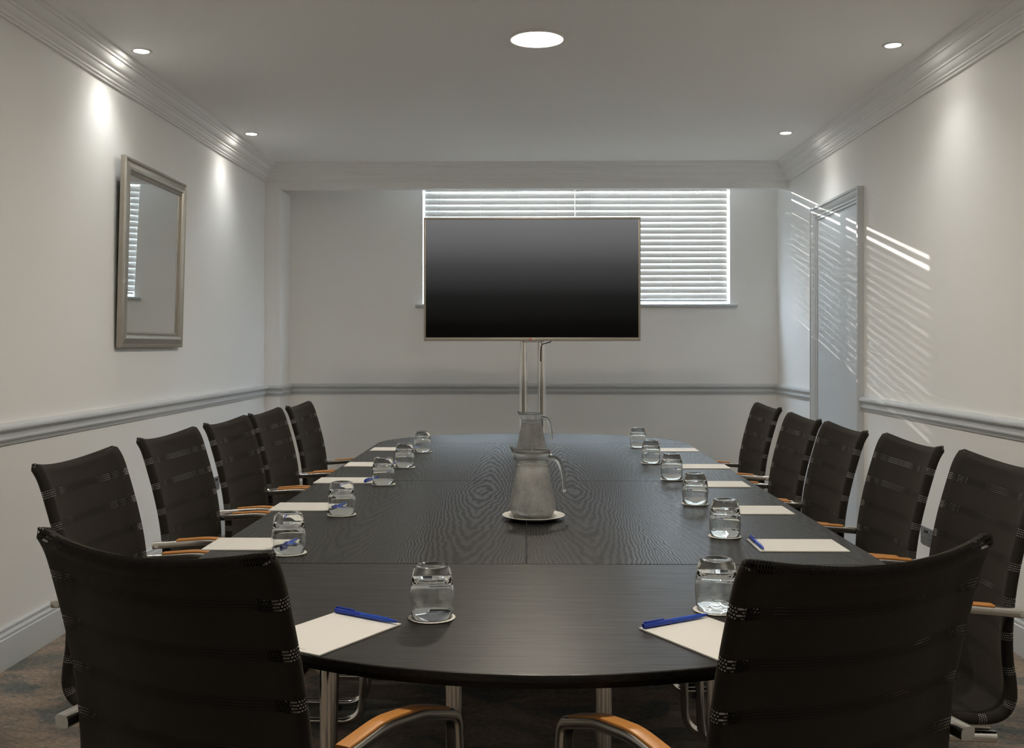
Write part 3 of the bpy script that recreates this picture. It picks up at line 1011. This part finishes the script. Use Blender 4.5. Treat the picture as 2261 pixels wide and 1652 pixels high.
# coaster + glass
def make_coaster():
    n = 96
    prof = [(0.0, 0.0018), (0.0310, 0.0018), (0.0316, 0.00155), (0.0322, 0.0018), (0.0372, 0.0019), (0.0378, 0.0016), (0.0384, 0.0019), (0.0405, 0.0021), (0.0418, 0.0014), (0.0405, 0.0003), (0.0, 0.0)]
    def sc_(v):
        r = math.hypot(v.x, v.y)
        if r > 0.0380:
            a = math.atan2(v.y, v.x)
            k = 1 + 0.012 * math.cos(24 * a)
            return Vector((v.x * k, v.y * k, v.z))
        return v
    return lathe('paper_coaster', prof, 'paper', None, n=n, auto=60, deform=sc_)
def make_glass():
    prof = [(0.0345, 0.0), (0.0358, 0.0008), (0.0382, 0.018), (0.0392, 0.034), (0.0389, 0.048), (0.0370, 0.064), (0.0343, 0.078), (0.0322, 0.086), (0.0300, 0.0905), (0.0265, 0.0925), (0.0225, 0.0922), (0.0190, 0.0905), (0.0, 0.0898),
            (0.0, 0.0680), (0.014, 0.0685), (0.024, 0.0675), (0.0305, 0.0640), (0.0342, 0.0560), (0.0364, 0.046), (0.0369, 0.034), (0.0361, 0.018), (0.0336, 0.0008)]
    # last point joins the first: closed shell
    verts = prof
    o = lathe('drinking_glass', verts, 'glass', None, n=56, auto=80, closed=False)
    # close the rim
    me = o.data
    bm = bmesh.new(); bm.from_mesh(me)
    bmesh.ops.remove_doubles(bm, verts=bm.verts, dist=1e-6)
    be = [e for e in bm.edges if e.is_boundary]
    bmesh.ops.bridge_loops(bm, edges=be)
    bmesh.ops.recalc_face_normals(bm, faces=bm.faces)
    for f in bm.faces:
        f.smooth = True
    bm.to_mesh(me); bm.free()
    return o
coaster0 = make_coaster()
glass0 = make_glass()
seats = [
    # coaster xy, pad centre xy, pad angle (long axis from +X, ccw), pen position, where
    ('front', (-0.170, 1.801), None, 'before the left foreground chair'),
    ('front', (0.343, 1.861), None, 'before the right foreground chair'),
]
GL = [(-0.556, 2.36), (-0.532, 2.903), (-0.503, 3.545), (-0.49, 4.053), (-0.481, 4.648)]
GR = [(0.498, 2.586), (0.511, 3.121), (0.52, 3.695), (0.507, 4.211), (0.526, 4.874)]
ordn = ['first', 'second', 'third', 'fourth', 'fifth and farthest']
gl_spots = [((-0.170, 1.801), 'on the near table end left of centre'), ((0.343, 1.861), 'on the near table end beside the right chair')]
gl_spots += [(p, '%s in the left row from the viewer' % ordn[i]) for i, p in enumerate(GL)]
gl_spots += [(p, '%s in the right row from the viewer' % ordn[i]) for i, p in enumerate(GR)]
for i, ((x, y), wh) in enumerate(gl_spots):
    c = coaster0 if i == 0 else coaster0.copy()
    g = glass0 if i == 0 else glass0.copy()
    if i:
        C.objects.link(c); C.objects.link(g)
    c.location = (x, y, ZT + 0.0002)
    c.rotation_euler = (0, 0, random.uniform(0, 6))
    g.location = (x + random.uniform(-0.001, 0.001), y, ZT + 0.0022)
    g.rotation_euler = (0, 0, random.uniform(0, 6))
    tag(c, 'white paper coaster under the glass ' + wh, 'coaster', 'paper coasters under the glasses')
    tag(g, 'upturned clear tumbler ' + wh, 'glass', 'upturned tumblers on the table')

# notepads and pens
def make_pad(mark=True):
    o = empty('notepad')
    MB().box((-0.074, -0.105, 0.0), (0.074, 0.105, 0.0028), 0.0004, 1).build('paper_block', 'paper', o)
    pts = [Vector((0.030 + 0.006 * math.sin(a), -0.093 - 0.0022 * math.cos(a), 0.0030)) for a in [-1.2 + 2.4 * k / 8 for k in range(9)]]
    sweep('printed_mark', pts, rrect(0.0009, 0.0002, 0.00008, 1), 'ink', o, side=Vector((0, 1, 0)))
    return o
def make_pen():
    """pen along +x, length 0.145, centred, resting on z=0"""
    o = empty('ballpoint_pen')
    r = 0.0048
    def rev(name, prof, mat):
        ob = lathe(name, prof, mat, o, n=20, auto=40)
        for v in ob.data.vertices:
            x, y, z = v.co
            v.co = (z, y, x + r)
        return ob
    rev('barrel', [(0.0, -0.016), (0.0043, -0.016), (0.0045, 0.0), (0.0044, 0.030), (0.0040, 0.050), (0.0028, 0.062), (0.0, 0.062)], 'pen_clear')
    rev('cap', [(0.0, -0.0725), (0.0040, -0.0725), (0.0048, -0.070), (0.0048, -0.0135), (0.0046, -0.0130), (0.0, -0.0130)], 'pen')
    rev('tip', [(0.0028, 0.060), (0.0022, 0.068), (0.0008, 0.0720), (0.0, 0.0725), ], 'pen')
    MB().box((-0.070, -0.0018, 0.0092), (-0.028, 0.0018, 0.0122), 0.0007, 1).box((-0.071, -0.0018, 0.0075), (-0.065, 0.0018, 0.0120), 0.0006, 1).build('clip', 'pen', o)
    return o
pad0, pen0 = make_pad(), make_pen()
# pad: centre x, y, heading of its top edge (degrees clockwise from +Y); the pen lies along the top edge
pads = [((-0.3345, 1.7000), 30.2, 'before the left foreground chair'),
        ((0.3050, 1.6800), -30.0, 'before the right foreground chair')]
PL = [(-0.772, 2.388), (-0.761, 2.964), (-0.756, 3.565), (-0.740, 4.064), (-0.731, 4.685)]
PR = [(0.755, 2.391), (0.765, 2.923), (0.763, 3.485), (0.80, 4.013), (0.787, 4.668)]
for i, (x, y) in enumerate(PL):
    pads.append(((x + 0.107, y + 0.074), 90, '%s on the left side from the viewer' % ordn[i]))
for i, (x, y) in enumerate(PR):
    pads.append(((x - 0.107, y + 0.074), -90, '%s on the right side from the viewer' % ordn[i]))
for i, ((x, y), hd, wh) in enumerate(pads):
    p = pad0 if i == 0 else copy_tree(pad0)
    k = pen0 if i == 0 else copy_tree(pen0)
    a = math.radians(-hd)
    p.location = (x, y, ZT + 0.0002)
    p.rotation_euler = (0, 0, a)
    fx, fy = -math.sin(a), math.cos(a)
    if i == 0:
        off, lat, pr = 0.098, 0.002, math.radians(-2.5)
    elif i == 1:
        off, lat, pr = 0.097, 0.000, PI + math.radians(3)
        pr = PI * 0 + math.radians(2)
    elif i < 7:
        off, lat, pr = 0.090, 0.0, PI + math.radians(random.uniform(-14, -4))
    else:
        off, lat, pr = 0.096, 0.0, PI + math.radians(random.uniform(-4, 4))
    rx_, ry_ = math.cos(a), math.sin(a)
    k.location = (x + fx * off + rx_ * lat, y + fy * off + ry_ * lat, ZT + 0.0032)
    k.rotation_euler = (0, 0, a + pr)
    tag(p, 'white notepad ' + wh, 'notepad', 'white notepads around the table')
    tag(k, 'blue pen on the notepad ' + wh, 'pen', 'blue pens on the notepads')

# jugs on plates
def make_plate():
    return lathe('serving_plate', [(0.0, 0.004), (0.050, 0.004), (0.060, 0.0055), (0.080, 0.0115), (0.0865, 0.0135), (0.0875, 0.0125), (0.084, 0.0100), (0.060, 0.0015), (0.052, 0.0), (0.0, 0.0)], 'ceramic', None, n=64, auto=60)
def make_jug():
    o = empty('water_jug')
    outer = [(0.0, 0.0015), (0.046, 0.0005), (0.0525, 0.0018), (0.0560, 0.007), (0.0600, 0.016), (0.0640, 0.024), (0.0650, 0.031), (0.0635, 0.040), (0.0585, 0.066), (0.0525, 0.096), (0.0470, 0.126), (0.0438, 0.144),
             (0.0436, 0.149), (0.0452, 0.1515), (0.0446, 0.154), (0.0440, 0.158), (0.0460, 0.168), (0.0495, 0.178), (0.0515, 0.183), (0.0520, 0.1855), (0.0510, 0.1875)]
    inner = [(0.0490, 0.1868), (0.0475, 0.180), (0.0440, 0.170), (0.0415, 0.158), (0.0412, 0.148), (0.0442, 0.126), (0.0497, 0.096), (0.0557, 0.066), (0.0607, 0.040), (0.0620, 0.031), (0.0608, 0.024), (0.0565, 0.016), (0.050, 0.010), (0.0, 0.009)]
    def spout(v):
        if v.z > 0.158:
            a = math.atan2(v.y, v.x)
            d = abs(((a - PI) + PI) % (2 * PI) - PI)
            k = max(0.0, 1 - d / 0.62)
            k = k * k * (3 - 2 * k)
            f = (v.z - 0.158) / 0.029
            r = math.hypot(v.x, v.y)
            return Vector((v.x - 0.012 * k * f, v.y * (1 - 0.25 * k * f), v.z + 0.010 * k * f * f))
        return v
    lathe('jug_body', outer + inner, 'jugglass', o, n=72, auto=80, deform=spout)
    hp, _ = spline([(0.0415, 0, 0.166), (0.052, 0, 0.1675), (0.064, 0, 0.1655), (0.074, 0, 0.157), (0.081, 0, 0.140), (0.0855, 0, 0.115), (0.0885, 0, 0.088), (0.0895, 0, 0.074)], 28)
    sweep('jug_handle', hp, circle(0.0052, 14, 0.0062), 'jugclear', o, side=Vector((0, 1, 0)), scales=[1.25 - 0.35 * i / 27 for i in range(27)] + [0.65])
    wat = [(0.0, 0.0096), (0.0497, 0.0106), (0.0560, 0.0165), (0.0602, 0.0243), (0.0614, 0.031), (0.0601, 0.040), (0.0551, 0.066), (0.0491, 0.096), (0.0440, 0.124), (0.0, 0.1238)]
    lathe('water', wat, 'water', o, n=48, auto=60)
    # ice cubes floating at the top
    return o
pl0, jg0 = make_plate(), make_jug()
for i, (x, y, wh) in enumerate(((0.016, 2.838, 'nearer'), (0.019, 4.425, 'farther'))):
    p = pl0 if i == 0 else pl0.copy()
    if i:
        C.objects.link(p)
    j = jg0 if i == 0 else copy_tree(jg0)
    p.location = (x, y, ZT + 0.0002)
    j.location = (x - 0.003, y, ZT + 0.0044)
    j.rotation_euler = (0, 0, math.radians(-8 if i == 0 else -10))
    tag(p, 'round white plate under the %s water jug' % wh, 'plate', 'white plates under the jugs')
    tag(j, '%s misted glass water jug with a hooked handle on a white plate' % wh, 'jug', 'glass water jugs on the table')
